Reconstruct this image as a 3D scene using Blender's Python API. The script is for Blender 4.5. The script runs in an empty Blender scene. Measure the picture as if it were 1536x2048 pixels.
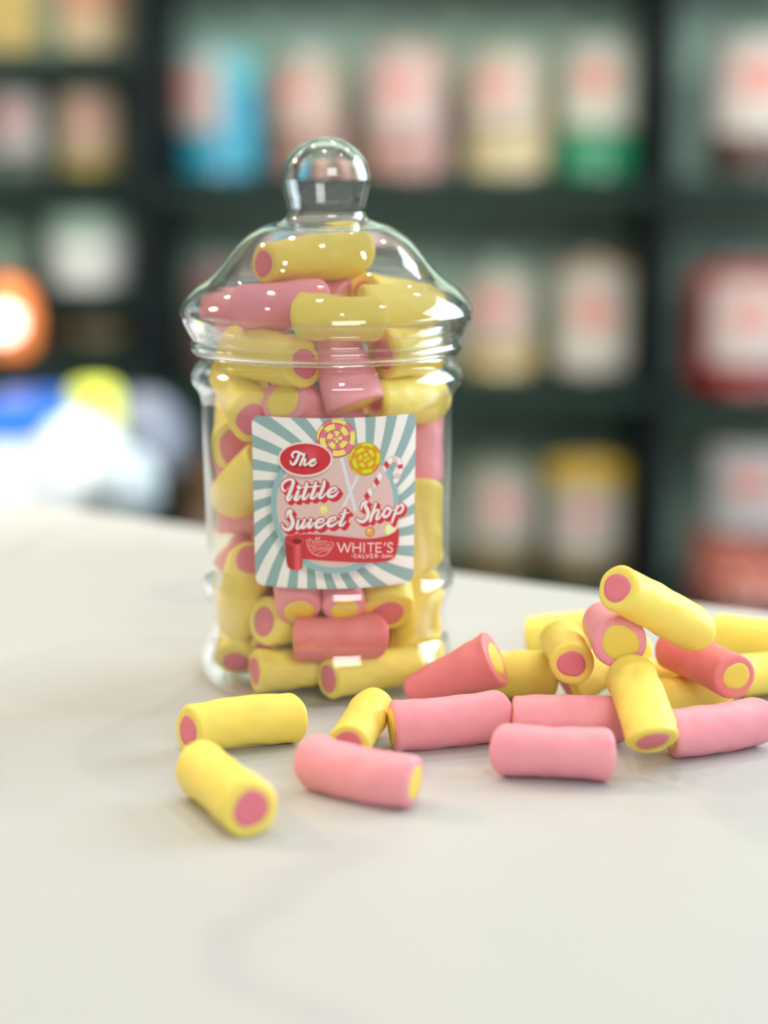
import bpy, bmesh, math, random
import numpy as np
from mathutils import Vector, Matrix

# ------------------------------------------------------------------ camera
TABLE_Z = 0.90
CAM_H = 0.2035                       # camera height above the table top
FPX = 4300.0                         # focal length in pixels of the 1536 x 2048 frame
PITCH = math.atan((1024 - 200) / FPX)
scn = bpy.context.scene
cam_data = bpy.data.cameras.new('camera')
cam = bpy.data.objects.new('camera', cam_data)
scn.collection.objects.link(cam)
cam.location = (0, 0, TABLE_Z + CAM_H)
cam.rotation_euler = (math.pi / 2 - PITCH, 0, 0)
cam_data.sensor_fit = 'VERTICAL'
cam_data.sensor_height = 36.0
cam_data.lens = FPX / 2048 * 36.0
cam_data.clip_start = 0.02
cam_data.clip_end = 50
cam_data.dof.use_dof = True
cam_data.dof.focus_distance = 0.697
cam_data.dof.aperture_fstop = 3.8
scn.camera = cam

# ------------------------------------------------------------------ world and lights
world = bpy.data.worlds.new('shop_air')
scn.world = world
world.use_nodes = True
bg = world.node_tree.nodes['Background']
bg.inputs[0].default_value = (0.97, 0.99, 0.95, 1)
bg.inputs[1].default_value = 0.47

def area(name, loc, target, size, power, color, size_y=None, shape='RECTANGLE'):
    d = bpy.data.lights.new(name, 'AREA')
    d.shape = shape
    d.size = size
    if size_y: d.size_y = size_y
    d.energy = power
    d.color = color
    o = bpy.data.objects.new(name, d)
    scn.collection.objects.link(o)
    o.location = loc
    o.rotation_euler = (Vector(target) - Vector(loc)).to_track_quat('-Z', 'Y').to_euler()
    return o

area('window_daylight', (1.55, 1.55, 1.60), (0, 0.80, 0.92), 1.3, 38, (0.76, 0.90, 1.0), 1.2)
area('front_fill', (0.75, -1.4, 2.15), (0, 0.9, 0.9), 1.1, 19, (0.92, 0.97, 1.0), 0.7)  # added fill behind the camera, for jar reflections and a brighter label
area('warm_table_fill', (-1.15, 1.25, 1.75), (-0.15, 0.85, 0.9), 0.18, 8, (1.0, 0.66, 0.34), shape='DISK')  # added out-of-view lamp that warms the left of the table top
for k, (x, y, p) in enumerate([(-0.55, 1.5, 7), (0.25, 1.75, 7), (-0.1, 0.75, 3.0), (0.75, 0.7, 3.5), (-0.9, 0.55, 3.5), (0.95, 1.9, 7), (-1.3, 1.9, 9), (0.3, -0.2, 2.5)]):
    area('ceiling_spot', (x, y, 2.55), (x * .8, y + .3, 0.9), 0.07, p, (1.0, 0.88, 0.72), shape='DISK')

area('bookcase_fill', (0.1, 1.25, 1.55), (0.1, 2.8, 0.85), 1.6, 23, (1.0, 0.97, 0.90), 0.4)  # added fill hung in mid-shop above the frame, brightens shelves and back panels

scn.view_settings.view_transform = 'Standard'
scn.view_settings.look = 'None'
scn.view_settings.gamma = 1
scn.view_settings.use_curve_mapping = False
scn.view_settings.exposure = 0.0
scn.cycles.max_bounces = 14
scn.cycles.transmission_bounces = 12
scn.cycles.transparent_max_bounces = 16
scn.cycles.glossy_bounces = 6
scn.cycles.diffuse_bounces = 4
scn.cycles.sample_clamp_indirect = 12
scn.cycles.use_denoising = True
scn.cycles.use_adaptive_sampling = True
scn.cycles.adaptive_threshold = 0.02

# ------------------------------------------------------------------ helpers
def lin(c):
    return tuple(((v / 255) / 12.92 if v / 255 <= 0.04045 else ((v / 255 + 0.055) / 1.055) ** 2.4) for v in c)

def tag(o, label=None, cat=None, group=None, kind=None):
    if label: o['label'] = label
    if cat: o['category'] = cat
    if group: o['group'] = group
    if kind: o['kind'] = kind
    return o

def link(o, parent=None):
    scn.collection.objects.link(o)
    if parent: o.parent = parent
    return o

def empty(name, loc=(0, 0, 0)):
    o = bpy.data.objects.new(name, None)
    o.location = loc
    o.empty_display_size = 0.02
    return link(o)

def mesh_obj(name, verts, faces, mats, parent=None, smooth=True, mat_idx=None):
    me = bpy.data.meshes.new(name)
    me.from_pydata([tuple(v) for v in verts], [], faces)
    for m in (mats if isinstance(mats, (list, tuple)) else [mats]): me.materials.append(m)
    if mat_idx is not None: me.polygons.foreach_set('material_index', mat_idx)
    me.polygons.foreach_set('use_smooth', [smooth] * len(me.polygons))
    me.update()
    return link(bpy.data.objects.new(name, me), parent)

def bm_obj(name, bm, mat, parent=None, smooth=False):
    me = bpy.data.meshes.new(name)
    bm.normal_update()
    bm.to_mesh(me); bm.free()
    me.materials.append(mat)
    me.polygons.foreach_set('use_smooth', [smooth] * len(me.polygons))
    return link(bpy.data.objects.new(name, me), parent)

def add_box(bm, x0, x1, y0, y1, z0, z1, bevel=0.0):
    r = bmesh.ops.create_cube(bm, size=1)
    for v in r['verts']:
        v.co = Vector(((x0 + x1) / 2 + v.co.x * (x1 - x0), (y0 + y1) / 2 + v.co.y * (y1 - y0), (z0 + z1) / 2 + v.co.z * (z1 - z0)))
    if bevel:
        es = list({e for v in r['verts'] for e in v.link_edges})
        bmesh.ops.bevel(bm, geom=es, offset=bevel, segments=3, affect='EDGES', profile=.5)

def box_obj(name, b, mat, parent=None, bevel=0.0):
    bm = bmesh.new(); add_box(bm, *b, bevel=bevel)
    return bm_obj(name, bm, mat, parent)

def smooth_profile(pts, n=6):
    """Catmull-Rom through (r, z) points"""
    P = [np.array(p, float) for p in pts]
    P = [2 * P[0] - P[1]] + P + [2 * P[-1] - P[-2]]
    out = []
    for i in range(1, len(P) - 2):
        for k in range(n):
            t = k / n
            out.append(0.5 * ((2 * P[i]) + (-P[i - 1] + P[i + 1]) * t + (2 * P[i - 1] - 5 * P[i] + 4 * P[i + 1] - P[i + 2]) * t * t + (-P[i - 1] + 3 * P[i] - 3 * P[i + 1] + P[i + 2]) * t ** 3))
    out.append(P[-2])
    return [(max(0.0, p[0]), p[1]) for p in out]

def lathe(name, prof, mat, parent=None, seg=96, scale=1e-3, closed=True, cut=None):
    """revolve a (r, z) profile; r == 0 ends become poles, closed joins last to first"""
    verts, faces, rings = [], [], []
    for (r, z) in prof:
        if r <= 1e-6:
            rings.append([len(verts)]); verts.append((0, 0, z * scale))
        else:
            rings.append(list(range(len(verts), len(verts) + seg)))
            for k in range(seg):
                a = 2 * math.pi * k / seg
                verts.append((r * scale * math.cos(a), r * scale * math.sin(a), z * scale))
    n = len(prof)
    for i in range(n if closed else n - 1):
        A, B = rings[i], rings[(i + 1) % n]
        if len(A) == 1 and len(B) == 1: continue
        for k in range(seg):
            k2 = (k + 1) % seg
            if len(A) == 1: faces.append((A[0], B[k2], B[k]))
            elif len(B) == 1: faces.append((A[k], A[k2], B[0]))
            else: faces.append((A[k], A[k2], B[k2], B[k]))
    o = mesh_obj(name, verts, faces, mat, parent)
    bm = bmesh.new(); bm.from_mesh(o.data); bmesh.ops.recalc_face_normals(bm, faces=bm.faces); bm.to_mesh(o.data); bm.free()
    return o

def shell_profile(outer, t):
    """outer open polyline -> closed shell profile with wall thickness t (inwards)"""
    P = np.array(outer, float)
    d = np.gradient(P, axis=0)
    nrm = np.stack([-d[:, 1], d[:, 0]], 1)
    nrm /= np.linalg.norm(nrm, axis=1)[:, None] + 1e-9
    return P, nrm, t

# camera ray helpers: turn a traced image point into a point on a real surface
FW = np.array([0, math.cos(PITCH), -math.sin(PITCH)]); UP = np.array([0, math.sin(PITCH), math.cos(PITCH)]); RT = np.array([1., 0, 0])
CAMP = np.array([0, 0, TABLE_Z + CAM_H])
def ray(x, y):
    d = FW + RT * (x - 768) / FPX - UP * (y - 1024) / FPX
    return d / np.linalg.norm(d)
def at(x, y, Y):                      # on the upright plane at distance Y
    d = ray(x, y); return CAMP + d * (Y / d[1])
def on_z(x, y, z):                    # on the level plane at height z
    d = ray(x, y); return CAMP + d * ((z - CAMP[2]) / d[2])

# ------------------------------------------------------------------ materials
def new_mat(name):
    m = bpy.data.materials.new(name); m.use_nodes = True
    return m, m.node_tree, m.node_tree.nodes['Principled BSDF']

def plain(name, rgb, rough=0.5, noise=0.06, scale=40, metallic=0.0, bump=0.0, coord='Object', sss=0.0, spec=0.5):
    m, nt, p = new_mat(name)
    p.inputs['Specular IOR Level'].default_value = spec
    c = lin(rgb)
    tc = nt.nodes.new('ShaderNodeTexCoord'); nz = nt.nodes.new('ShaderNodeTexNoise')
    nz.inputs['Scale'].default_value = scale; nz.inputs['Detail'].default_value = 4
    nt.links.new(tc.outputs[coord], nz.inputs['Vector'])
    mx = nt.nodes.new('ShaderNodeMix'); mx.data_type = 'RGBA'
    mx.inputs[6].default_value = (*[v * (1 - noise) for v in c], 1)
    mx.inputs[7].default_value = (*[min(1, v * (1 + noise)) for v in c], 1)
    nt.links.new(nz.outputs['Fac'], mx.inputs[0]); nt.links.new(mx.outputs[2], p.inputs['Base Color'])
    p.inputs['Roughness'].default_value = rough; p.inputs['Metallic'].default_value = metallic
    if sss:
        p.inputs['Subsurface Weight'].default_value = sss
        p.inputs['Subsurface Radius'].default_value = (1, .6, .35)
        p.inputs['Subsurface Scale'].default_value = 0.004
    if bump:
        b = nt.nodes.new('ShaderNodeBump'); b.inputs['Strength'].default_value = bump; b.inputs['Distance'].default_value = 0.0006
        nz2 = nt.nodes.new('ShaderNodeTexNoise'); nz2.inputs['Scale'].default_value = scale * 6; nz2.inputs['Detail'].default_value = 5
        nt.links.new(tc.outputs[coord], nz2.inputs['Vector'])
        nt.links.new(nz2.outputs['Fac'], b.inputs['Height']); nt.links.new(b.outputs['Normal'], p.inputs['Normal'])
    return m

def thin_clear(name, tint=(0.97, 0.98, 0.97), rough=0.03, f0=0.04, edge=0.9):
    """thin clear wall: see-through with a mirror film that grows towards grazing angles"""
    m = bpy.data.materials.new(name); m.use_nodes = True; nt = m.node_tree; nt.nodes.clear()
    out = nt.nodes.new('ShaderNodeOutputMaterial'); mix = nt.nodes.new('ShaderNodeMixShader')
    tr = nt.nodes.new('ShaderNodeBsdfTransparent'); gl = nt.nodes.new('ShaderNodeBsdfGlossy'); lw = nt.nodes.new('ShaderNodeLayerWeight')
    tr.inputs[0].default_value = (*tint, 1); gl.inputs['Roughness'].default_value = rough; gl.inputs[0].default_value = (1, 1, 1, 1)
    lw.inputs['Blend'].default_value = 0.5
    pw = nt.nodes.new('ShaderNodeMath'); pw.operation = 'POWER'; pw.inputs[1].default_value = 4.0
    ml = nt.nodes.new('ShaderNodeMath'); ml.operation = 'MULTIPLY_ADD'; ml.inputs[1].default_value = edge; ml.inputs[2].default_value = f0; ml.use_clamp = True
    nt.links.new(lw.outputs['Facing'], pw.inputs[0]); nt.links.new(pw.outputs[0], ml.inputs[0]); nt.links.new(ml.outputs[0], mix.inputs[0])
    nt.links.new(tr.outputs[0], mix.inputs[1]); nt.links.new(gl.outputs[0], mix.inputs[2])
    nt.links.new(mix.outputs[0], out.inputs[0])
    return m

def clear_plastic(name, ior=1.47, rough=0.0, tint=(1, 1, 1)):
    m, nt, p = new_mat(name)
    p.inputs['Base Color'].default_value = (*tint, 1)
    p.inputs['Transmission Weight'].default_value = 1.0
    p.inputs['Roughness'].default_value = rough
    p.inputs['IOR'].default_value = ior
    return m

M_CLEAR = clear_plastic('clear_plastic')
M_WALL_CLEAR = thin_clear('clear_plastic_wall', (0.985, 0.99, 0.985), 0.02)
M_BGCLEAR = thin_clear('far_clear_plastic', (0.93, 0.95, 0.94), 0.08)
# ------------------------------------------------------------------ room
M_FLOOR = plain('floor_vinyl', (120, 110, 98), 0.5, 0.1, 3)
M_WALL = plain('wall_paint', (92, 112, 104), 0.8, 0.05, 2)
tag(box_obj('floor', (-3.2, 3.2, -2.2, 3.22, -0.06, 0.0), M_FLOOR), kind='structure')
tag(box_obj('wall_back', (-3.2, 3.2, 3.12, 3.22, 0.0, 2.8), M_WALL), kind='structure')

# ------------------------------------------------------------------ table
def table_material():
    m, nt, p = new_mat('white_table_top')
    tc = nt.nodes.new('ShaderNodeTexCoord')
    nz = nt.nodes.new('ShaderNodeTexNoise'); nz.inputs['Scale'].default_value = 5.5; nz.inputs['Detail'].default_value = 5; nz.inputs['Distortion'].default_value = 1.4
    nt.links.new(tc.outputs['Object'], nz.inputs['Vector'])
    wv = nt.nodes.new('ShaderNodeTexWave'); wv.inputs['Scale'].default_value = 2.3; wv.inputs['Distortion'].default_value = 9; wv.inputs['Detail'].default_value = 3; wv.inputs['Detail Scale'].default_value = 1.6
    nt.links.new(tc.outputs['Object'], wv.inputs['Vector'])
    rp = nt.nodes.new('ShaderNodeValToRGB'); rp.color_ramp.elements[0].position = 0.0; rp.color_ramp.elements[1].position = 0.06
    rp.color_ramp.elements[0].color = (1, 1, 1, 1); rp.color_ramp.elements[1].color = (0, 0, 0, 1)
    nt.links.new(wv.outputs['Fac'], rp.inputs[0])
    mul = nt.nodes.new('ShaderNodeMath'); mul.operation = 'MULTIPLY'; nt.links.new(rp.outputs[0], mul.inputs[0]); nt.links.new(nz.outputs['Fac'], mul.inputs[1])
    m1 = nt.nodes.new('ShaderNodeMix'); m1.data_type = 'RGBA'
    m1.inputs[6].default_value = (*lin((192, 194, 193)), 1); m1.inputs[7].default_value = (*lin((185, 188, 188)), 1)
    nt.links.new(nz.outputs['Fac'], m1.inputs[0])
    m2 = nt.nodes.new('ShaderNodeMix'); m2.data_type = 'RGBA'; m2.inputs[7].default_value = (*lin((176, 179, 181)), 1)
    nt.links.new(m1.outputs[2], m2.inputs[6]); nt.links.new(mul.outputs[0], m2.inputs[0])
    nt.links.new(m2.outputs[2], p.inputs['Base Color'])
    p.inputs['Roughness'].default_value = 0.42; p.inputs['Specular IOR Level'].default_value = 0.35
    n2 = nt.nodes.new('ShaderNodeTexNoise'); n2.inputs['Scale'].default_value = 26; n2.inputs['Detail'].default_value = 4
    nt.links.new(tc.outputs['Object'], n2.inputs['Vector'])
    b = nt.nodes.new('ShaderNodeBump'); b.inputs['Strength'].default_value = 0.25; b.inputs['Distance'].default_value = 0.002
    nt.links.new(n2.outputs['Fac'], b.inputs['Height']); nt.links.new(b.outputs['Normal'], p.inputs['Normal'])
    return m
M_TABLE = table_material()
M_TBASE = plain('table_base_paint', (60, 72, 70), 0.6, 0.08, 10)
table = empty('display_table', (0.0, 0.6, 0.0))
tag(table, 'white topped table carrying the open pile of sweets and the clear jar', 'table')
edge_px = [(-420, 985), (-120, 990), (40, 1003), (200, 1020), (400, 1050), (640, 1094), (900, 1138), (1080, 1163), (1250, 1185), (1400, 1203), (1560, 1222), (1900, 1262)]
edge = [on_z(x, y, TABLE_Z)[:2] for x, y in edge_px]
outline = [(-0.62, 0.10)] + [tuple(e) for e in edge] + [(0.62, 0.62), (0.62, 0.10)]
bm = bmesh.new()
vs = [bm.verts.new((x, y - 0.6, TABLE_Z - 0.026)) for x, y in outline]
f = bm.faces.new(vs)
r = bmesh.ops.extrude_face_region(bm, geom=[f])
for v in r['geom']:
    if isinstance(v, bmesh.types.BMVert): v.co.z = TABLE_Z
bmesh.ops.recalc_face_normals(bm, faces=bm.faces)
bmesh.ops.bevel(bm, geom=[e for e in bm.edges if abs(e.verts[0].co.z - e.verts[1].co.z) < 1e-5], offset=0.006, segments=4, affect='EDGES', profile=.5)
bm_obj('table_top', bm, M_TABLE, table)
box_obj('table_base', (-0.5, 0.5, -0.42, 0.10, 0.0, TABLE_Z - 0.026), M_TBASE, table)

# ------------------------------------------------------------------ bookcase behind
ZTOP = 2.1
YF, YB = 2.60, 2.87
M_CASE = plain('dark_shelf_paint', (9, 19, 22), 0.6, 0.1, 8, spec=.12)
M_PANEL = plain('sage_back_panel', (182, 214, 198), 0.7, 0.07, 3)
M_SHELF = plain('shelf_board_paint', (26, 44, 40), 0.6, 0.1, 8, spec=.12)
case = empty('bookcase', (0, YF, 0))
tag(case, 'tall dark shelving unit with sage back panels holding rows of sweet jars', 'shelving')
def xpx(x, y, Y): return float(at(x, y, Y)[0])
def zpx(y, Y): return float(at(768, y, Y)[2])
posts = [(-0.81, -0.77), (xpx(262, 300, YF), xpx(322, 300, YF)), (xpx(1310, 300, YF), xpx(1352, 300, YF)), (0.98, 1.02)]
for a, b in posts:
    box_obj('upright', (a, b, 0, YB - YF, 0, 2.1), M_CASE, case, 0.002)
box_obj('back_panel', (-0.81, 1.02, YB - YF, YB - YF + 0.012, 0, 2.1), M_PANEL, case)
Z1, Z2, Z3 = zpx(372, YF), zpx(782, YF), zpx(1190, YF)
rows_mid = [Z1 + .27, Z1, Z2, Z3]
for z in rows_mid:
    box_obj('shelf', (posts[1][1], posts[2][0], 0.0, YB - YF, z - 0.018, z), M_SHELF, case, 0.001)
ZR3 = zpx(1250, YF)
for z in (Z1 + .27, Z1, zpx(815, YF), ZR3):
    box_obj('shelf', (posts[2][1], posts[3][0], 0.0, YB - YF, z - 0.018, z), M_SHELF, case, 0.001)
ZL = [zpx(112, YF), zpx(362, YF), zpx(585, YF), zpx(715, YF)]
for z in ZL:
    box_obj('shelf', (posts[0][1], posts[1][0], 0.0, YB - YF, z - 0.016, z), M_SHELF, case, 0.001)

# jar silhouette shared by the far jars: (r, z) in units of body radius / total height
BODY_P = [(0.0, 0.0), (0.93, 0.0), (1.02, 0.025), (1.03, 0.05), (0.96, 0.11), (1.02, 0.17), (1.0, 0.21), (1.0, 0.50), (1.0, 0.54), (1.06, 0.575), (0.98, 0.61), (0.97, 0.63)]
LID_P = [(1.03, 0.625), (1.05, 0.65), (1.07, 0.685), (1.05, 0.715), (0.95, 0.745), (0.80, 0.78), (0.62, 0.815), (0.38, 0.85), (0.31, 0.87), (0.33, 0.90), (0.35, 0.935), (0.27, 0.975), (0.12, 0.997), (0.0, 1.0)]
M_STICKER = plain('far_sticker_white', (232, 224, 220), 0.6, 0.04, 30)
M_STICKRED = plain('far_sticker_red', (188, 128, 122), 0.6, 0.1, 30)
rngj = random.Random(11)
COLS_Z = {'L': sorted(ZL) , 'M': sorted(rows_mid), 'R': sorted([Z1 + .27, Z1, zpx(815, YF), ZR3])}
def ceiling_above(z, cx):
    c = COLS_Z['L' if cx < 300 else 'M' if cx < 1310 else 'R']
    up = [q for q in c if q > z + 1e-4]
    return (up[0] - .018) if up else z + .4

def far_jar(cx, base, wpx, height, fill, cols, label, stuff_label, row, sticker=None, red=(0, .2), Y=2.72, lidded=True):
    c = at(cx, 1024, Y); zb = row; wpx *= .965; fill = min(fill, .66)
    height = min(height, ceiling_above(row, cx) - row - .012)
    depth = (np.array([c[0], Y, zb]) - CAMP) @ FW
    R = wpx / 2 * depth / FPX
    x = (cx - 768) / FPX * depth
    lo_, hi_ = [(posts[0][1], posts[1][0]), (posts[1][1], posts[2][0]), (posts[2][1], posts[3][0])][0 if cx < 300 else 1 if cx < 1310 else 2]
    x = max(lo_ + R * 1.09, min(hi_ - R * 1.09, x))
    jar = empty('sweet_jar', (x, Y, zb + 0.003))
    tag(jar, label, 'jar', 'clear jars of sweets on the shelves')
    body = smooth_profile([(r * R * 1e3, z * height * 1e3) for r, z in BODY_P], 3)
    lathe('jar_body', body, M_BGCLEAR, jar, 40, closed=False)
    lid = smooth_profile([(r * R * 1e3, z * height * 1e3) for r, z in LID_P], 3)
    lathe('lid', lid, M_BGCLEAR, jar, 40, closed=False)
    # the sweets inside: one mass of small lumps
    V, F, MI = [], [], []
    mats = [plain('far_sweets', c_, 0.5, 0.22, 60) for _, c_ in cols]
    height_ = height; top = fill * height; s = max(0.008, R * 0.16)
    z = 0.004 + s * 1.3; layer = 0
    bmb = bmesh.new()
    while z < top:
        for ring, rr in enumerate((R * .90 - s, R * .90 - 2.6 * s)):
            if ring == 1 and z + s * 1.5 < top: continue
            nn = max(5, int(2 * math.pi * rr / (s * 1.7)))
            for k in range(nn):
                a = 2 * math.pi * (k + .5 * (layer % 2)) / nn + rngj.uniform(-.08, .08)
                before = len(bmb.faces)
                mtx = Matrix.Translation((rr * math.cos(a), rr * math.sin(a), z + rngj.uniform(-.15, .15) * s + ring * s * .5)) @ Matrix.Rotation(rngj.uniform(0, 3), 4, 'X') @ Matrix.Diagonal((s * rngj.uniform(.85, 1.2), s * rngj.uniform(.8, 1.1), s * rngj.uniform(.8, 1.1), 1))
                bmesh.ops.create_icosphere(bmb, subdivisions=1, radius=1, matrix=mtx)
                idx = 0
                for q, (zf, _) in enumerate(cols):
                    if z / height >= zf: idx = q
                bmb.faces.ensure_lookup_table()
                for fi in range(before, len(bmb.faces)): bmb.faces[fi].material_index = idx
        z += s * 1.45; layer += 1
    # solid heart so the mass is opaque
    before = len(bmb.faces)
    hz = max(top - s * 1.2, 0.02)
    bmesh.ops.create_cone(bmb, cap_ends=True, segments=24, radius1=R * .90 - s * 1.3, radius2=R * .86 - s * 1.6, depth=hz - 0.01, matrix=Matrix.Translation((0, 0, hz / 2)))
    so = bm_obj('jar_sweets', bmb, mats[0], None, True)
    for mm in mats[1:]: so.data.materials.append(mm)
    so.location = (x, Y, zb + 0.003)
    tag(so, stuff_label, 'sweets', 'sweets filling the shelf jars', 'stuff')
    if sticker:
        (sx0, sx1, sy0, sy1, srgb) = sticker          # pixel box on the jar front
        a0 = math.asin(max(-.98, min(.98, (sx0 - cx) / (wpx / 2)))); a1 = math.asin(max(-.98, min(.98, (sx1 - cx) / (wpx / 2))))
        za = float(at(cx, sy1, Y - R)[2]) - zb; zc = float(at(cx, sy0, Y - R)[2]) - zb
        def patch(name, a0, a1, za, zc, rad, mat, par, ell=False):
            n = 16; verts, faces = [], []
            for dr in (0, 0.0006):
                for j in range(n + 1):
                    v = j / n
                    for i in range(n + 1):
                        u = i / n
                        if ell:
                            uu, vv = 2 * u - 1, 2 * v - 1
                            uu, vv = uu * math.sqrt(1 - vv * vv / 2), vv * math.sqrt(1 - uu * uu / 2)
                            a = (a0 + a1) / 2 + uu * (a1 - a0) / 2; zz = (za + zc) / 2 + vv * (zc - za) / 2
                        else:
                            a = a0 + (a1 - a0) * u; zz = za + (zc - za) * v
                        verts.append(((rad + dr) * math.sin(a), -(rad + dr) * math.cos(a), zz))
            N = (n + 1) ** 2
            for j in range(n):
                for i in range(n):
                    q = [j * (n + 1) + i, j * (n + 1) + i + 1, (j + 1) * (n + 1) + i + 1, (j + 1) * (n + 1) + i]
                    faces.append(tuple(N + t for t in q)); faces.append(tuple(reversed(q)))
            brd = [i for i in range(n + 1)] + [j * (n + 1) + n for j in range(1, n + 1)] + [n * (n + 1) + i for i in range(n - 1, -1, -1)] + [j * (n + 1) for j in range(n - 1, 0, -1)]
            for k in range(len(brd)):
                a_, b_ = brd[k], brd[(k + 1) % len(brd)]
                faces.append((a_, b_, b_ + N, a_ + N))
            return mesh_obj(name, verts, faces, mat, par, False)
        ms = plain('far_sticker', tuple(int(v) for v in (srgb[0] * .76, srgb[1] * .80, srgb[2] * .80)), 0.6, 0.04, 30)
        st = patch('sticker', a0, a1, za, zc, R * 1.012, ms, jar)
        da = a1 - a0; dz = zc - za
        patch('sticker_emblem', a0 + da * .26, a0 + da * .74, za + dz * .40, za + dz * .76, R * 1.012 + .0008, M_STICKRED, st, True)
    return jar

W_ = (222, 212, 206)
FJ = [
 # cx, base, width, height, fill, colour bands, label, stuff label, shelf z, sticker
 (430, 352, 188, .275, .70, [(0, (40, 168, 200)), (.5, (110, 200, 208))], 'jar of turquoise sweets beside the left dark upright', 'turquoise sweets filling the jar beside the left dark upright', Z1, (318, 440, 118, 268, (222, 196, 190))),
 (624, 345, 166, .265, .62, [(0, (190, 144, 130)), (.35, (176, 160, 130))], 'jar of dusty pink sweets between the turquoise jar and the taller pink jar', 'dusty pink sweets in the narrow jar next to the turquoise one', Z1, (540, 655, 130, 265, (226, 190, 180))),
 (812, 345, 192, .285, .70, [(0, (204, 158, 150)), (.45, (232, 178, 140))], 'tall jar of rose pink sweets with peach ones on top', 'rose pink and peach sweets in the tall jar', Z1, (735, 870, 110, 270, (228, 196, 192))),
 (1013, 355, 190, .285, .66, [(0, (216, 200, 158)), (.4, (190, 180, 150))], 'jar of cream sweets between the pink jar and the green jar', 'cream sweets in the jar left of the green ones', Z1, (930, 1060, 120, 255, (224, 200, 188))),
 (1216, 355, 172, .275, .33, [(0, (40, 165, 120))], 'nearly empty jar with bright green sweets in the bottom', 'bright green sweets in the bottom of a clear jar', Z1, (1140, 1275, 85, 262, (226, 218, 206))),
 (445, 765, 150, .235, .62, [(0, (120, 84, 78)), (.4, (160, 112, 108))], 'jar of dull plum sweets on the shelf below the turquoise jar', 'dull plum sweets on the shelf below the turquoise ones', Z2, None),
 (700, 765, 170, .235, .55, [(0, (150, 130, 110))], 'jar of fawn sweets right behind the front jar lid', 'fawn sweets seen behind the front jar lid', Z2, None),
 (1000, 765, 170, .24, .60, [(0, (214, 190, 130)), (.25, (172, 190, 160))], 'jar of pale green sweets over cream ones, on the middle shelf', 'pale green and cream sweets on the middle shelf', Z2, (930, 1050, 565, 690, (226, 190, 182))),
 (1198, 765, 180, .24, .66, [(0, (190, 160, 96)), (.42, (222, 146, 74))], 'jar with orange sweets showing above its white sticker', 'orange sweets showing above a white sticker', Z2, (1128, 1262, 545, 745, (228, 216, 206))),
 (405, 1165, 150, .235, .66, [(0, (176, 150, 130)), (.35, (140, 104, 70))], 'jar of brown and buff sweets low beside the left upright', 'brown and buff sweets low beside the left upright', Z3, None),
 (992, 1165, 164, .235, .60, [(0, (150, 130, 84)), (.3, (160, 166, 132))], 'jar of olive sweets with a pale sticker on the lowest middle shelf', 'olive sweets on the lowest middle shelf', Z3, (935, 1060, 960, 1090, (214, 196, 186))),
 (1182, 1165, 186, .245, .68, [(0, (190, 160, 110)), (.32, (226, 188, 66))], 'jar of golden yellow sweets on the lowest middle shelf', 'golden yellow sweets on the lowest middle shelf', Z3, (1110, 1240, 985, 1110, (214, 206, 200))),
 (1510, 350, 236, .285, .74, [(0, (84, 48, 30)), (.2, (120, 80, 50))], 'jar of chocolate brown sweets with white sticker beyond the right upright', 'chocolate brown sweets beyond the right upright', Z1, (1415, 1590, 75, 275, (232, 214, 208))),
 (1490, 800, 280, .27, .60, [(0, (190, 18, 14))], 'wide jar of deep red sweets with a white sticker', 'deep red sweets in the wide jar beyond the right upright', zpx(815, YF), (1400, 1555, 565, 735, (230, 208, 206))),
 (1500, 1235, 290, .285, .36, [(0, (214, 130, 116))], 'wide part filled jar of salmon pink sweets at the lower right', 'salmon pink sweets in the part filled wide jar', ZR3, (1400, 1560, 900, 1070, (206, 196, 200))),
 (20, 80, 140, .20, .72, [(0, (214, 190, 110))], 'jar of straw yellow sweets on the top left shelf', 'straw yellow sweets on the top left shelf', ZL[0], None),
 (186, 95, 158, .20, .72, [(0, (216, 196, 160)), (.3, (220, 150, 120))], 'jar of peach and cream sweets on the top left shelf', 'peach and cream sweets on the top left shelf', ZL[0], None),
 (40, 345, 140, .17, .45, [(0, (130, 146, 136))], 'jar of grey green sweets under the straw yellow jar', 'grey green sweets under the straw yellow ones', ZL[1], (-10, 88, 190, 310, (222, 204, 202))),
 (180, 345, 142, .17, .70, [(0, (214, 190, 70)), (.2, (226, 190, 90))], 'jar of mustard yellow sweets with a pink sticker by the left upright', 'mustard yellow sweets in the jar by the left upright', ZL[1], (130, 235, 190, 315, (230, 196, 170))),
 (12, 565, 100, .15, .60, [(0, (190, 186, 168)), (.25, (136, 166, 146))], 'jar of pale sage sweets left of the white lidded tub', 'pale sage sweets left of the white tub', ZL[2], None),
 (205, 700, 136, .085, .72, [(0, (214, 196, 150))], 'short jar of oatmeal sweets under the white tub', 'oatmeal sweets in the short jar under the white tub', ZL[3], None),
 (105, 700, 110, .085, .72, [(0, (150, 110, 70))], 'short jar of toffee brown sweets left of the oatmeal ones', 'toffee brown sweets in the short jar', ZL[3], None),
]
for J_ in FJ:
    cx, base, wpx, h_, fill, cols, lab, slab, row, st = J_
    far_jar(cx, base, wpx, h_, fill, cols, lab, slab, row, st)

# white tub on the left bay
M_TUB = plain('tub_white', (222, 226, 224), 0.4, 0.05, 10); M_TUBLID = plain('tub_sage', (150, 184, 166), 0.5, 0.08, 10)
tx = xpx(175, 500, 2.70)
tub = empty('storage_tub', (tx, 2.72, ZL[2] + .003)); tag(tub, 'white tub with pale sage lid on the left shelf above the short jars', 'tub')
lathe('tub_body', smooth_profile([(0, 0), (46, 0), (50, 4), (56, 60), (57, 64)], 4), M_TUB, tub, 40, closed=False)
lathe('lid', smooth_profile([(58, 60), (59, 70), (55, 84), (40, 92), (0, 94)], 4), M_TUBLID, tub, 40, closed=False)

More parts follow.
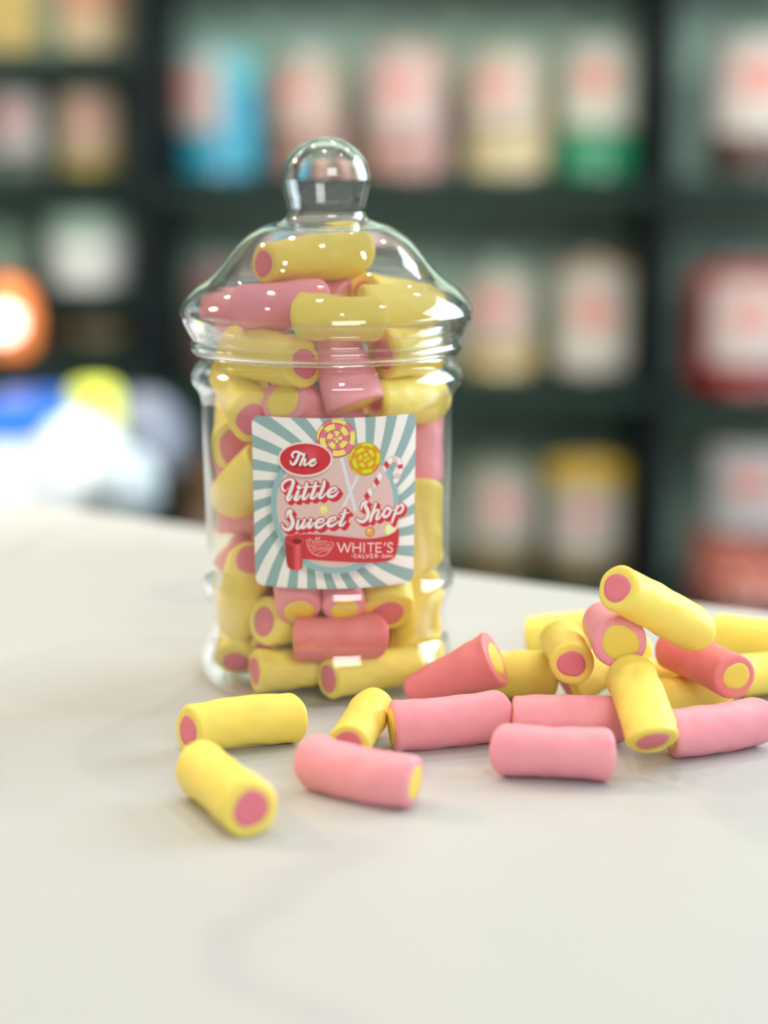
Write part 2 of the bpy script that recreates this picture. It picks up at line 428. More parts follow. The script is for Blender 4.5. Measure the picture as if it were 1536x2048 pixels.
# ------------------------------------------------------------------ back counter with clutter, left
YC = 1.95
ctop = float(on_z(100, 1010, 0)[2]) * 0 + float(at(100, 985, YC)[2])
M_CNT = plain('counter_laminate', (196, 198, 204), 0.4, 0.05, 10)
cnt = empty('side_counter', (-0.45, YC, 0)); tag(cnt, 'pale laminate counter behind the table, under the left shelves', 'counter')
box_obj('counter_top', (-0.40, 0.17, -0.12, 0.30, ctop - 0.03, ctop), M_CNT, cnt, 0.004)
box_obj('cupboard', (-0.38, 0.15, -0.10, 0.28, 0, ctop - 0.03), plain('cupboard_grey', (70, 82, 86), 0.5, 0.08, 8), cnt)
def P(x, y, Y): return at(x, y, Y)
# blue lidded crate
bx0, bx1 = P(-60, 0, 1.92)[0], P(112, 0, 1.92)[0]
cr = empty('storage_box', ((bx0 + bx1) / 2, 1.98, ctop)); tag(cr, 'white plastic box with a bright blue lid on the side counter', 'box')
hb = float(P(0, 880, 1.92)[2]) - ctop; ht = float(P(0, 815, 1.92)[2]) - ctop; hw = (bx1 - bx0) / 2
box_obj('box_body', (-hw, hw, -0.06, 0.06, 0, hb), plain('box_white', (216, 232, 240), 0.4, 0.04, 20), cr, 0.004)
box_obj('box_lid', (-hw - .004, hw + .004, -0.064, 0.064, hb, ht), plain('lid_blue', (0, 104, 214), 0.35, 0.05, 20), cr, 0.006)
# crumpled white bag
def crumple(name, cx, y0, y1, w, Y, rgb, label, cat, seed):
    r_ = random.Random(seed); p = P(cx, 0, Y)[0]; h0 = float(P(cx, y0, Y)[2]) - ctop; ww = w / FPX * Y
    bmc = bmesh.new(); bmesh.ops.create_icosphere(bmc, subdivisions=4, radius=1)
    ph = [(Vector((r_.uniform(-1, 1), r_.uniform(-1, 1), r_.uniform(-1, 1))).normalized(), r_.uniform(2, 7), r_.uniform(0, 6)) for _ in range(14)]
    for v in bmc.verts:
        n = v.co.copy(); d = 1 + sum(0.045 * abs(math.sin(fq * n.dot(a) + s)) for a, fq, s in ph) - .25
        q = n * d; z = max(0.0, (q.z + 0.8) / 1.75)
        v.co = Vector((q.x * ww / 2, q.y * ww / 2.4, z * h0))
    o = bm_obj(name, bmc, plain(name + '_paper', rgb, 0.6, 0.04, 40), None, False); o.location = (p, Y, ctop)
    tag(o, label, cat)
crumple('paper_bag', 128, 848, 0, 160, 1.88, (214, 226, 232), 'crumpled white paper bag in front of the blue lidded box', 'bag', 3)
crumple('bin_liner', 268, 800, 0, 150, 2.04, (112, 122, 140), 'slate grey crumpled bag beside the lime topped bottle', 'bag', 5)
crumple('cloth_bundle', 226, 912, 0, 130, 1.86, (160, 176, 186), 'grey blue folded cloth in front of the lime topped bottle', 'cloth', 8)
# lime bottle
bt = empty('spray_bottle', (float(P(168, 0, 1.94)[0]), 1.94, ctop)); tag(bt, 'white bottle with lime yellow top standing on the side counter', 'bottle')
hh = float(P(168, 762, 1.94)[2]) - ctop
lathe('bottle_body', smooth_profile([(0, 0), (24, 0), (27, 4), (27, hh * 1e3 * .42), (20, hh * 1e3 * .52), (17, hh * 1e3 * .54)], 4), plain('bottle_white', (214, 232, 222), 0.4, 0.04, 20), bt, 32, closed=False)
lathe('bottle_cap', smooth_profile([(18, hh * 1e3 * .53), (24, hh * 1e3 * .58), (24, hh * 1e3 * .86), (17, hh * 1e3 * .97), (0, hh * 1e3)], 4), plain('cap_lime', (214, 228, 84), 0.45, 0.05, 20), bt, 32, closed=False)
# orange lamp on the left (glowing shade)
lx = float(P(-4, 0, 2.3)[0])
M_SHADE, nt, p = new_mat('glowing_orange_shade'); p.inputs['Base Color'].default_value = (*lin((240, 130, 60)), 1); p.inputs['Emission Color'].default_value = (1, .36, .12, 1); p.inputs['Emission Strength'].default_value = .28
M_BULB, nt, p = new_mat('lamp_bulb_glow'); p.inputs['Emission Color'].default_value = (1, .88, .72, 1); p.inputs['Emission Strength'].default_value = 3.5
lz = float(P(0, 640, 2.3)[2])
lp = empty('table_lamp', (lx, 2.3, 0)); tag(lp, 'glowing orange lamp with white centre at the left edge', 'lamp')
lathe('lamp_shade', smooth_profile([(0, (lz + .045) * 1e3), (20, (lz + .035) * 1e3), (30, (lz) * 1e3), (24, (lz - .034) * 1e3)], 4), M_SHADE, lp, 32, closed=False)
lb = lathe('bulb', smooth_profile([(0, -17), (14, -10), (17, 0), (14, 10), (0, 17)], 4), M_BULB, lp, 24, closed=False); lb.location = (0, -0.036, lz)
box_obj('lamp_stand', (-.006, .006, -.006, .006, 0.015, lz - 0.035), M_CASE, lp); box_obj('lamp_base', (-.06, .06, -.06, .06, 0, .015), M_CASE, lp, .003)
# ------------------------------------------------------------------ the sweet jar on the table
JX, JY = -0.01996, 0.74849
t_jar = empty('sweet_jar', (JX, JY, TABLE_Z))
tag(t_jar, 'clear plastic jar with knobbed lid and sweet shop label, full of sweets on the table', 'jar')
BODY = [(0, 1.0), (30, 0.8), (38, 0.1), (42.3, 0.8), (44.8, 4), (45.4, 9), (43.8, 15), (42.1, 20.4), (42.9, 27.0), (44.3, 32.0), (44.8, 36.5), (43.5, 41), (42.98, 46), (43.2, 64), (43.6, 82), (43.8, 97), (44.0, 101), (45.0, 103.8), (46.9, 106.6), (47.3, 109.6), (45.7, 112.6), (43.4, 115), (42.7, 116.5), (42.7, 118), (43.7, 119), (42.8, 120), (42.7, 121.4), (43.7, 122.4), (42.8, 123.4), (42.7, 125), (43.6, 126), (42.8, 127), (42.7, 129.4), (43.3, 130.4), (43.1, 131.4)]
def shell(prof, t, n=5):
    o = smooth_profile(prof, n); P_ = np.array(o); d = np.gradient(P_, axis=0); nr = np.stack([-d[:, 1], d[:, 0]], 1); nr /= np.linalg.norm(nr, axis=1)[:, None]
    Q = P_ + nr * t
    Q[:, 0] = np.maximum(Q[:, 0], 0)
    return [tuple(p) for p in P_] + [tuple(q) for q in Q[::-1]]
sp = shell(BODY, 1.0)
sp[0] = (0, sp[0][1]); sp[-1] = (0, sp[-1][1])
lathe('jar_body', sp, M_WALL_CLEAR, t_jar, 160)
LID = [(46.0, 117.2), (47.3, 118.6), (47.5, 120.2), (46.9, 121.6), (47.3, 123.2), (49.0, 126), (50.9, 130.6), (49.3, 135.2), (45.2, 139.6), (40.8, 142.7), (36.6, 146.9), (33.2, 151.2), (28.4, 156.4), (22.6, 160.2), (17.8, 161.8), (14.6, 163.2), (13.5, 165.5), (13.8, 168.8), (14.7, 172.4), (15.3, 177.3), (13.6, 183.4), (10.0, 187.6), (5.2, 190.4), (0, 191.2)]
lp_ = shell(LID, 1.3)
k_ = len(lp_) // 2
lp_[k_ - 1] = (0, 191.2); lp_[k_] = (0, 189.9)
lathe('lid', lp_, M_CLEAR, t_jar, 160)

# ---- label artwork, traced onto the cylinder of the jar
RL = 43.75
def cyl_uz(x, y):
    d = ray(x, y); o = CAMP[:2] - np.array([JX, JY]); R = RL * 1e-3
    a = d[:2] @ d[:2]; b = 2 * o @ d[:2]; c = o @ o - R * R
    D = max(0.0, b * b - 4 * a * c); t = (-b - math.sqrt(D)) / 2 / a
    p = CAMP + d * t
    th = math.atan2(p[0] - JX, -(p[1] - JY))
    return RL * th, (p[2] - TABLE_Z) * 1e3
def conv(ox, oy, s):
    return lambda x, y: cyl_uz(ox + x / s, oy + y / s)
C2 = conv(480, 800, 4.042); C5 = conv(550, 880, 10.24); C6 = conv(680, 960, 9.6); C7 = conv(560, 1040, 10.97); C8 = conv(620, 820, 6.982)
PXMM = 5.75
U0, U1 = C2(106, 800)[0], C2(1416, 800)[0]
V1 = (C2(760, 146)[1]); V0 = (C2(760, 1531)[1])
NU, NV = 640, 610
uu = np.linspace(0, 1, NU); vv = np.linspace(0, 1, NV)
RC = 3.2
zz = V0 + (V1 - V0) * vv
# pull the side edges in at the rounded corners
dy = np.minimum(zz - V0, V1 - zz); inset = np.where(dy < RC, RC - np.sqrt(np.maximum(0, RC ** 2 - (RC - dy) ** 2)), 0)
GU = (U0 + inset)[:, None] + ((U1 - inset) - (U0 + inset))[:, None] * uu[None, :]
GZ = np.repeat(zz[:, None], NU, 1)
img = np.ones((NV, NU, 3)) * np.array(lin((240, 240, 236)))
rng_l = np.random.default_rng(3)
def blend(mask, rgb):
    global img
    c = np.array(lin(rgb)) if len(rgb) == 3 else None
    img = img * (1 - mask[..., None]) + c * mask[..., None]
def aa(sd, w=0.06): return np.clip(0.5 - sd / (2 * w), 0, 1)     # sd < 0 inside
def dark(mask, f):
    global img
    img = img * (1 - mask[..., None] * (1 - f))
# rays
cu, cz = (C2(245, 860)[0] + C2(1287, 860)[0]) / 2, 0
zb_ = C2(770, 1408)[1]; rad_c = (C2(1287, 860)[0] - C2(245, 860)[0]) / 2
cz = zb_ + rad_c
DU, DZ = GU - cu, GZ - cz
RR = np.hypot(DU, DZ); AN = np.arctan2(DZ, DU)
ph = (AN - 0.42 * np.log(np.maximum(RR, 1) / rad_c)) * 25 / (2 * math.pi) + 0.30
tri = np.abs(((ph) % 1.0) - 0.5) - 0.25
blend(aa(tri * 2 * math.pi / 25 * RR * .85), (146, 178, 178))
# printed soft shadow and circle
dark(np.clip(1 - (np.hypot(DU + .6, DZ + 1.2) - rad_c) / 2.2, 0, 1) * .8, .62)
blend(aa(RR - rad_c), (148, 188, 192))
blend(aa(RR - rad_c + 2.2), (224, 194, 190))
# generic tools
def spline(pts, n=8):
    P_ = [np.array(p, float) for p in pts]
    if len(P_) == 2: return np.array(P_)
    P_ = [2 * P_[0] - P_[1]] + P_ + [2 * P_[-1] - P_[-2]]
    out = []
    for i in range(1, len(P_) - 2):
        for k in range(n):
            t = k / n
            out.append(0.5 * ((2 * P_[i]) + (-P_[i - 1] + P_[i + 1]) * t + (2 * P_[i - 1] - 5 * P_[i] + 4 * P_[i + 1] - P_[i + 2]) * t * t + (-P_[i - 1] + 3 * P_[i] - 3 * P_[i + 1] + P_[i + 2]) * t ** 3))
    out.append(P_[-2])
    return np.array(out)
def seg_sdf(sd, a, b, wa, wb, pad=3.0, off=(0, 0)):
    """sd = min(sd, distance to a tapered round stroke)"""
    ax, az, bx, bz = a[0] + off[0], a[1] + off[1], b[0] + off[0], b[1] + off[1]
    lo_u, hi_u = min(ax, bx) - pad, max(ax, bx) + pad; lo_z, hi_z = min(az, bz) - pad, max(az, bz) + pad
    j0, j1 = np.searchsorted(zz, lo_z), np.searchsorted(zz, hi_z)
    i0 = max(0, int((lo_u - U0) / (U1 - U0) * NU) - 2); i1 = min(NU, int((hi_u - U0) / (U1 - U0) * NU) + 3)
    if j1 <= j0 or i1 <= i0: return
    X, Z = GU[j0:j1, i0:i1], GZ[j0:j1, i0:i1]
    dx, dz = bx - ax, bz - az; L2 = dx * dx + dz * dz + 1e-9
    t = np.clip(((X - ax) * dx + (Z - az) * dz) / L2, 0, 1)
    d = np.hypot(X - ax - t * dx, Z - az - t * dz) - (wa + (wb - wa) * t) / 2
    sd[j0:j1, i0:i1] = np.minimum(sd[j0:j1, i0:i1], d)
def strokes_sdf(strokes, cv, unit, offs=((0, 0),), grow=0.0, smooth=True):
    sd = np.full((NV, NU), 9.0)
    for st in strokes:
        pts = spline(st) if smooth else np.array(st, float)
        q = [cv(p[0], p[1]) for p in pts]; w = pts[:, 2] * unit + grow * 2
        for off in offs:
            for k in range(len(q) - 1): seg_sdf(sd, q[k], q[k + 1], w[k], w[k + 1], off=off)
    return sd
def poly_sdf(pts, cv):
    q = [cv(*p) for p in pts]
    sd = np.full((NV, NU), 9.0); inside = np.zeros((NV, NU), bool)
    for k in range(len(q)):
        a, b = q[k], q[(k + 1) % len(q)]
        seg_sdf(sd, a, b, 0, 0, pad=1)
        cond = ((a[1] > GZ) != (b[1] > GZ))
        if abs(b[1] - a[1]) > 1e-9:
            inside ^= cond & (GU < (b[0] - a[0]) * (GZ - a[1]) / (b[1] - a[1]) + a[0])
    return np.where(inside, -sd, sd)
# lollipops
stick_u = 1 / 6.982 / PXMM
blend(aa(strokes_sdf([[(435, 660, 42), (635, 1400, 42)], [(665, 930, 38), (470, 1360, 38)]], C8, stick_u, smooth=False)), (222, 230, 238))
def lolly(c, rpx, cols, turns, line, sect):
    u0, z0 = C8(*c); R_ = rpx / 6.982 / PXMM
    du, dz = GU - u0, GZ - z0; r = np.hypot(du, dz); a = np.arctan2(dz, du)
    arms = (a / (2 * math.pi) - r / R_ * turns) % 1.0
    along = a / (2 * math.pi) + np.floor(r / R_ * turns - a / (2 * math.pi))
    st = (along * (sect - .5)) % 1.0
    body = aa(r - R_ * (1 + .02 * np.sin(5 * a)))
    blend(body, cols[0]); blend(body * aa((np.abs(st - .5) - .22) * R_ * .5, .12), cols[1])
    ring = np.abs(arms - .5); w = (0.5 - ring) * R_ / turns
    blend(body * aa(w - 0.16, .12), line)
    blend(aa(np.abs(r - R_) - .12) * .8, line)
lolly((365, 395), 262, ((242, 230, 120), (226, 120, 150)), 2.9, (178, 44, 60), 5)
lolly((770, 685), 225, ((222, 222, 20), (240, 150, 30)), 3.0, (150, 140, 20), 5)
# candy cane
cane = [(1200, 985), (1245, 900), (1262, 790), (1225, 705), (1150, 685), (1085, 745), (1010, 870), (910, 1040), (800, 1210), (720, 1320)]
cp = spline([(x, y, 0) for x, y in cane], 10)
sdc = strokes_sdf([[(x, y, 84) for x, y in cane]], C8, stick_u)
blend(aa(sdc - .12), (150, 110, 120)); blend(aa(sdc), (244, 240, 240))
for (cx_, cy_, dx_, dy_, wd) in [(1262, 790, 45, -8, 60), (1068, 765, 30, 40, 70), (930, 1000, 25, 40, 70), (800, 1215, 20, 40, 76)]:
    s_ = strokes_sdf([[(cx_ - dx_, cy_ - dy_, wd), (cx_ + dx_, cy_ + dy_, wd)]], C8, stick_u, smooth=False)
    blend(aa(np.maximum(s_, sdc + .05)), (212, 44, 44))
for (cx_, cy_, dx_, dy_) in [(1160, 700, 10, 50), (1185, 700, 10, 50), (1210, 700, 4, 50), (985, 860, 30, 60), (1005, 850, 30, 60), (1025, 835, 30, 60), (855, 1090, 30, 60), (875, 1080, 30, 60), (895, 1065, 30, 60), (1235, 900, 60, 0), (1228, 925, 60, 0), (1215, 950, 60, 0)]:
    s_ = strokes_sdf([[(cx_ - dx_, cy_ - dy_, 9), (cx_ + dx_, cy_ + dy_, 9)]], C8, stick_u, smooth=False)
    blend(aa(np.maximum(s_, sdc + .05)), (178, 60, 66))
# little sweets
for (c, r_, col1, col2) in [((677, 888), 38, (226, 214, 84), (240, 236, 150)), ((1225, 1050), 62, (220, 222, 60), (238, 246, 206)), ((1055, 1068), 40, (196, 110, 40), (240, 178, 66))]:
    u0, z0 = C2(*c); r2 = r_ / 4.042 / PXMM; rr = np.hypot(GU - u0, GZ - z0)
    blend(aa(rr - r2), col1); blend(aa(rr - r2 * .78, .2), col2); blend(aa(np.hypot(GU - u0 + .3 * r2, GZ - z0 - .35 * r2) - r2 * .22, .15), (250, 250, 240))
# ribbon
rib = [(362, 1112), (385, 1092), (440, 1084), (560, 1085), (700, 1092), (860, 1110), (1000, 1124), (1100, 1120), (1200, 1098), (1255, 1068), (1286, 1035), (1294, 1060), (1290, 1150), (1276, 1228), (1262, 1270), (1235, 1295), (1190, 1308), (1080, 1318), (950, 1318), (800, 1310), (650, 1300), (500, 1288), (400, 1250), (364, 1180)]
sr = poly_sdf(rib, C2)
dark(np.clip(1 - (sr - .2) / .9, 0, 1) * (sr > -1) * .5, .78)
blend(aa(sr), (206, 52, 62))
scroll = [(358, 1128), (362, 1200), (370, 1300), (378, 1345), (396, 1366), (425, 1378), (460, 1382), (492, 1372), (502, 1358), (504, 1250), (505, 1148), (490, 1168), (450, 1176), (410, 1170), (375, 1150)]
ss = poly_sdf(scroll, C2)
ua, ub = C2(358, 1250)[0], C2(505, 1250)[0]; g = np.clip((GU - ua) / (ub - ua), 0, 1)
dark(aa(ss - .5, .5) * .5, .7)
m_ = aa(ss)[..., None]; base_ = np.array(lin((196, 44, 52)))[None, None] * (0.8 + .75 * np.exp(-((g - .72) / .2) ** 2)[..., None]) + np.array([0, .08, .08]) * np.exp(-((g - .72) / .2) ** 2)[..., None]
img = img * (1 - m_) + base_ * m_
s_ = strokes_sdf([[(358, 1128, 4), (380, 1155, 4), (420, 1172, 4), (465, 1176, 4), (498, 1160, 4), (505, 1140, 4), (490, 1124, 4), (455, 1118, 4)]], C2, 1 / 4.042 / PXMM)
e_ = (((GU - C2(458, 1143)[0]) / 1.9) ** 2 + ((GZ - C2(458, 1143)[1]) / 1.05) ** 2)
blend(np.clip((1 - e_) * 3, 0, 1), (128, 24, 30)); blend(aa(s_), (228, 110, 108))
# oval
ou, oz = C5(612, 395); tl = 0.045
def ell(du, dz, a, b):
    x = (GU - ou - du) * math.cos(tl) + (GZ - oz - dz) * math.sin(tl); z = -(GU - ou - du) * math.sin(tl) + (GZ - oz - dz) * math.cos(tl)
    k = np.hypot(x / a, z / b); return (k - 1) * np.minimum(a, b)
ea, eb = 54.5 / PXMM * .98, 33.5 / PXMM
dark(aa(ell(-.35, -1.0, ea, eb), .25) * .75, .62)
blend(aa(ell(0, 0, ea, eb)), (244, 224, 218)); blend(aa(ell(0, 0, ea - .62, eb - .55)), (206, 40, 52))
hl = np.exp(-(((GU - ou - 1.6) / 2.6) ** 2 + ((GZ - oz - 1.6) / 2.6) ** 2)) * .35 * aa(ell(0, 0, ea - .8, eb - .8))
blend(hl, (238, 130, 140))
# lettering
T_ = [[(372, 352, 40), (352, 310, 46), (375, 258, 44), (440, 238, 46), (510, 262, 52), (570, 292, 44), (606, 272, 26)], [(508, 262, 52), (472, 355, 58), (432, 440, 58), (385, 496, 52), (335, 485, 42), (312, 425, 26)],
      [(603, 305, 44), (560, 400, 48), (515, 512, 48)], [(535, 462, 30), (585, 392, 34), (620, 398, 44), (608, 455, 44), (598, 503, 48), (640, 512, 34), (684, 462, 22)],
      [(705, 470, 22), (785, 440, 28), (828, 408, 32), (800, 388, 36), (740, 424, 48), (708, 480, 50), (745, 522, 48), (800, 505, 36), (852, 455, 22)]]
L_ = [[(212, 1045, 36), (165, 1030, 52), (138, 960, 52), (165, 880, 52), (250, 818, 52), (330, 806, 54), (372, 855, 66), (350, 950, 68), (300, 1080, 68), (248, 1195, 68), (262, 1238, 52), (312, 1205, 36), (348, 1140, 24)],
      [(488, 973, 86), (491, 976, 86)], [(470, 1060, 64), (432, 1150, 66), (405, 1210, 66), (452, 1228, 46), (522, 1135, 26)],
      [(652, 885, 48), (638, 960, 62), (598, 1090, 64), (566, 1190, 64), (602, 1213, 50), (652, 1175, 36), (694, 1100, 26)], [(560, 970, 24), (700, 962, 30), (930, 944, 24)],
      [(832, 865, 42), (820, 950, 62), (775, 1080, 64), (738, 1172, 64), (772, 1203, 50), (830, 1160, 36), (864, 1085, 26)],
      [(1010, 845, 48), (998, 930, 62), (950, 1060, 64), (904, 1150, 64), (932, 1192, 50), (990, 1158, 36), (1034, 1095, 24)],
      [(1120, 1088, 26), (1205, 1060, 32), (1262, 1002, 36), (1222, 978, 40), (1150, 1004, 54), (1086, 1080, 64), (1102, 1150, 66), (1182, 1160, 56), (1250, 1118, 40), (1304, 1045, 22)]]
S_ = [[(352, 1478, 24), (300, 1442, 54), (248, 1500, 50), (228, 1592, 30)], [(300, 1460, 56), (316, 1560, 72), (354, 1655, 78), (346, 1755, 76), (276, 1836, 66), (190, 1828, 56), (146, 1772, 42), (138, 1715, 22)],
      [(472, 1645, 48), (452, 1740, 54), (442, 1818, 58), (492, 1808, 44), (548, 1720, 30)], [(604, 1635, 48), (572, 1720, 54), (552, 1798, 58), (602, 1798, 40), (662, 1705, 28)], [(734, 1622, 52), (702, 1720, 56), (682, 1788, 58), (732, 1786, 40), (792, 1695, 26)],
      [(862, 1705, 26), (952, 1690, 30), (1002, 1642, 34), (970, 1612, 40), (890, 1642, 54), (836, 1720, 62), (852, 1790, 64), (932, 1788, 52), (1042, 1698, 26)],
      [(1112, 1692, 26), (1202, 1652, 30), (1252, 1602, 34), (1220, 1582, 40), (1140, 1612, 54), (1086, 1690, 62), (1102, 1758, 64), (1182, 1758, 52), (1300, 1668, 26)],
      [(1442, 1418, 38), (1430, 1480, 54), (1398, 1580, 62), (1350, 1680, 62), (1332, 1738, 62), (1382, 1756, 46), (1452, 1672, 24)], [(1328, 1522, 20), (1430, 1510, 30), (1524, 1488, 20)]]
H_ = [[(536, 436, 26), (478, 420, 54), (430, 480, 48), (412, 572, 28)], [(478, 438, 58), (500, 520, 68), (546, 620, 74), (532, 720, 74), (452, 802, 62), (370, 790, 52), (326, 738, 24)],
      [(692, 455, 48), (660, 560, 54), (622, 680, 58), (588, 792, 50)], [(640, 675, 30), (702, 582, 36), (752, 600, 52), (722, 690, 54), (712, 752, 52), (762, 738, 36), (812, 648, 22)],
      [(915, 532, 44), (856, 610, 56), (842, 690, 54), (892, 712, 52), (960, 650, 50), (982, 575, 44), (935, 528, 40), (905, 540, 40)], [(935, 552, 24), (985, 600, 22), (1064, 555, 20)],
      [(1112, 488, 42), (1082, 600, 54), (1040, 720, 54), (1008, 822, 46)], [(1078, 600, 26), (1140, 512, 34), (1205, 480, 48), (1224, 540, 52), (1182, 620, 48), (1100, 652, 34)]]
sets = [(L_, C5, 1 / 10.24 / PXMM), (S_, C5, 1 / 10.24 / PXMM), (H_, C6, 1 / 9.6 / PXMM)]
def multi(offs, grow):
    sd = np.full((NV, NU), 9.0)
    for st, cv, un in sets: sd = np.minimum(sd, strokes_sdf(st, cv, un, offs, grow))
    return sd
offs_ = [(1.05 * t, -.95 * t) for t in (0, .25, .5, .75, 1)]
sd_sh = multi(offs_, .34)
blend(aa(sd_sh - .16), (240, 186, 182)); blend(aa(sd_sh), (212, 34, 54))
blend(aa(multi([(0, 0)], .34)), (184, 56, 72)); blend(aa(multi([(0, 0)], .0)), (240, 240, 240))
un5 = 1 / 10.24 / PXMM
blend(aa(strokes_sdf(T_, C5, un5, [(.5 * t, -.5 * t) for t in (0, .33, .66, 1)], .2)), (160, 22, 34)); blend(aa(strokes_sdf(T_, C5, un5)), (244, 238, 236))
# plain capitals on the ribbon
un6 = 1 / 9.6 / PXMM
def line(*p, w=22): return [(x, y, w) for x, y in p]
caps = [line((-45, 1215), (25, 1390), (90, 1225), (150, 1390), (212, 1215)), line((260, 1215), (260, 1392)), line((400, 1215), (400, 1392)), line((260, 1304), (400, 1304)), line((470, 1215), (470, 1392)), line((540, 1222), (662, 1222)), line((601, 1222), (601, 1392)),
        line((705, 1218), (705, 1392)), line((705, 1220), (808, 1220)), line((705, 1303), (796, 1303)), line((705, 1388), (808, 1388)), line((882, 1212), (868, 1256))]
blend(aa(strokes_sdf(caps, C6, un6, smooth=False)), (250, 232, 230))
sw = 13
calv = [line((322, 1442), (300, 1434), (280, 1448), (276, 1468), (284, 1490), (302, 1500), (322, 1492), w=sw)]
calv_l = [line((352, 1500), (380, 1434), (408, 1500), w=sw), line((362, 1480), (398, 1480), w=sw), line((448, 1434), (448, 1500), (490, 1500), w=sw), line((512, 1434), (540, 1500), (568, 1434), w=sw),
          line((642, 1434), (602, 1434), (602, 1500), (644, 1500), w=sw), line((602, 1466), (636, 1466), w=sw), line((686, 1500), (686, 1434), (716, 1436), (728, 1452), (716, 1470), (686, 1472), w=sw), line((708, 1472), (732, 1500), w=sw), line((230, 1468), (234, 1468), w=16), line((754, 1468), (758, 1468), w=16)]
s_curve = [line((1026, 1238), (1000, 1216), (965, 1214), (936, 1236), (940, 1272), (975, 1298), (1010, 1318), (1022, 1350), (1000, 1384), (962, 1392), (920, 1370), w=22)]
blend(aa(np.minimum(strokes_sdf(s_curve, C6, un6), np.minimum(strokes_sdf(calv, C6, un6), strokes_sdf(calv_l, C6, un6, smooth=False)))), (250, 232, 230))
eat = [line((868, 1440), (840, 1436), (832, 1456), (852, 1462), w=10), line((848, 1464), (824, 1478), (828, 1498), (858, 1492), w=10), line((896, 1468), (876, 1470), (872, 1490), (892, 1488), (900, 1466), (900, 1490), w=10), line((926, 1438), (916, 1480), (926, 1488), w=10), line((912, 1458), (936, 1456), w=8),
       line((942, 1474), (960, 1464), (954, 1454), (942, 1468), (946, 1486), (962, 1478), w=9), line((976, 1484), (980, 1456), (994, 1454), w=9), line((1004, 1452), (1006, 1472), (1022, 1464), w=9), line((1028, 1446), (1020, 1484), (1002, 1500), w=9)]
blend(aa(strokes_sdf(eat, C6, un6)), (250, 232, 230))
un7 = 1 / 10.97 / PXMM
at_l = [line((768, 438), (796, 392), (824, 438), w=12), line((778, 424), (814, 424), w=10), line((832, 394), (886, 394), w=12), line((859, 394), (859, 438), w=12)]
blend(aa(strokes_sdf(at_l, C7, un7, smooth=False)), (246, 214, 208))
ew = 11
emb = [line((592, 520), (612, 600), (660, 690), (760, 770), (880, 797), (1000, 770), (1090, 690), (1150, 590), (1168, 530), w=15),
       line((600, 520), (572, 480), (590, 435), (640, 420), (695, 440), (715, 485), (700, 530), w=ew), line((640, 540), (638, 490), (660, 480), w=ew), line((616, 470), (640, 452), (672, 462), w=ew),
       line((1080, 520), (1100, 492), (1140, 488), (1172, 510), (1170, 545), (1150, 570), w=ew), line((1030, 600), (1026, 560), (1060, 545), (1096, 560), (1100, 600), w=ew), line((1060, 600), (1062, 575), w=ew),
       line((630, 575), (700, 600), (780, 632), w=ew), line((640, 555), (720, 570), (800, 590), w=ew), line((650, 640), (700, 660), w=ew), line((690, 655), (800, 632), (1000, 622), (1110, 634), w=ew), line((700, 715), (800, 672), (950, 650), (1095, 655), w=ew), line((790, 770), (880, 715), (980, 690), (1070, 680), w=ew),
       line((730, 490), (780, 472), (1010, 468), (1040, 500), w=ew), line((725, 520), (745, 500), w=ew)]
emb_l = [line((760, 490), (1010, 486), w=8), line((750, 510), (1020, 506), w=8), line((740, 530), (1020, 528), w=8), line((745, 555), (960, 552), w=8), line((760, 570), (760, 600), w=8), line((800, 560), (800, 600), w=8), line((840, 560), (840, 596), w=8), line((880, 560), (880, 612), w=14), line((925, 560), (925, 612), w=14), line((960, 540), (985, 580), (1010, 550), w=8), line((970, 600), (1015, 600), w=8)]
blend(aa(strokes_sdf(emb, C7, un7)), (244, 190, 184)); blend(aa(strokes_sdf(emb_l, C7, un7, smooth=False)) * .85, (236, 170, 166))

# mesh of the label
RZ = np.interp(zz, [46, 64, 82, 101], [42.98, 43.2, 43.6, 44.0]) + 0.13
TH = GU / RL
X = RZ[:, None] * np.sin(TH); Y = -RZ[:, None] * np.cos(TH); Z = GZ
front = np.stack([X, Y, Z], -1).reshape(-1, 3) * 1e-3
Rb = RZ - 0.10
backv = np.stack([Rb[:, None] * np.sin(TH), -Rb[:, None] * np.cos(TH), Z], -1).reshape(-1, 3) * 1e-3
idx = np.arange(NV * NU).reshape(NV, NU)
quads = np.stack([idx[:-1, :-1], idx[:-1, 1:], idx[1:, 1:], idx[1:, :-1]], -1).reshape(-1, 4)
N0 = NV * NU
loop = np.concatenate([idx[0, :], idx[1:, -1], idx[-1, -2::-1], idx[-2:0:-1, 0]])
bpos = backv[loop]; NB = len(loop)
lv = np.concatenate([front, bpos, front[loop]]); k = np.arange(NB); k2 = (k + 1) % NB
skirt = np.stack([N0 + NB + k2, N0 + NB + k, N0 + k, N0 + k2], -1)
fl = np.concatenate([quads, skirt])
me = bpy.data.meshes.new('label')
me.vertices.add(len(lv)); me.vertices.foreach_set('co', lv.astype(np.float32).ravel())
me.loops.add(fl.size); me.loops.foreach_set('vertex_index', fl.astype(np.int32).ravel())
me.polygons.add(len(fl)); me.polygons.foreach_set('loop_start', (np.arange(len(fl)) * 4).astype(np.int32))
me.polygons.foreach_set('use_smooth', np.ones(len(fl), bool))
me.polygons.foreach_set('use_smooth', np.arange(len(fl)) < len(quads)); me.update(calc_edges=True); me.validate()
ca = me.color_attributes.new('print', 'FLOAT_COLOR', 'POINT')
cols = np.ones((len(lv), 4), np.float32); cols[:, :3] = .85; cols[:N0, :3] = img.reshape(-1, 3)
ca.data.foreach_set('color', cols.ravel())
m, nt, p = new_mat('label_print')
at_ = nt.nodes.new('ShaderNodeAttribute'); at_.attribute_name = 'print'
nt.links.new(at_.outputs['Color'], p.inputs['Base Color']); p.inputs['Roughness'].default_value = .38
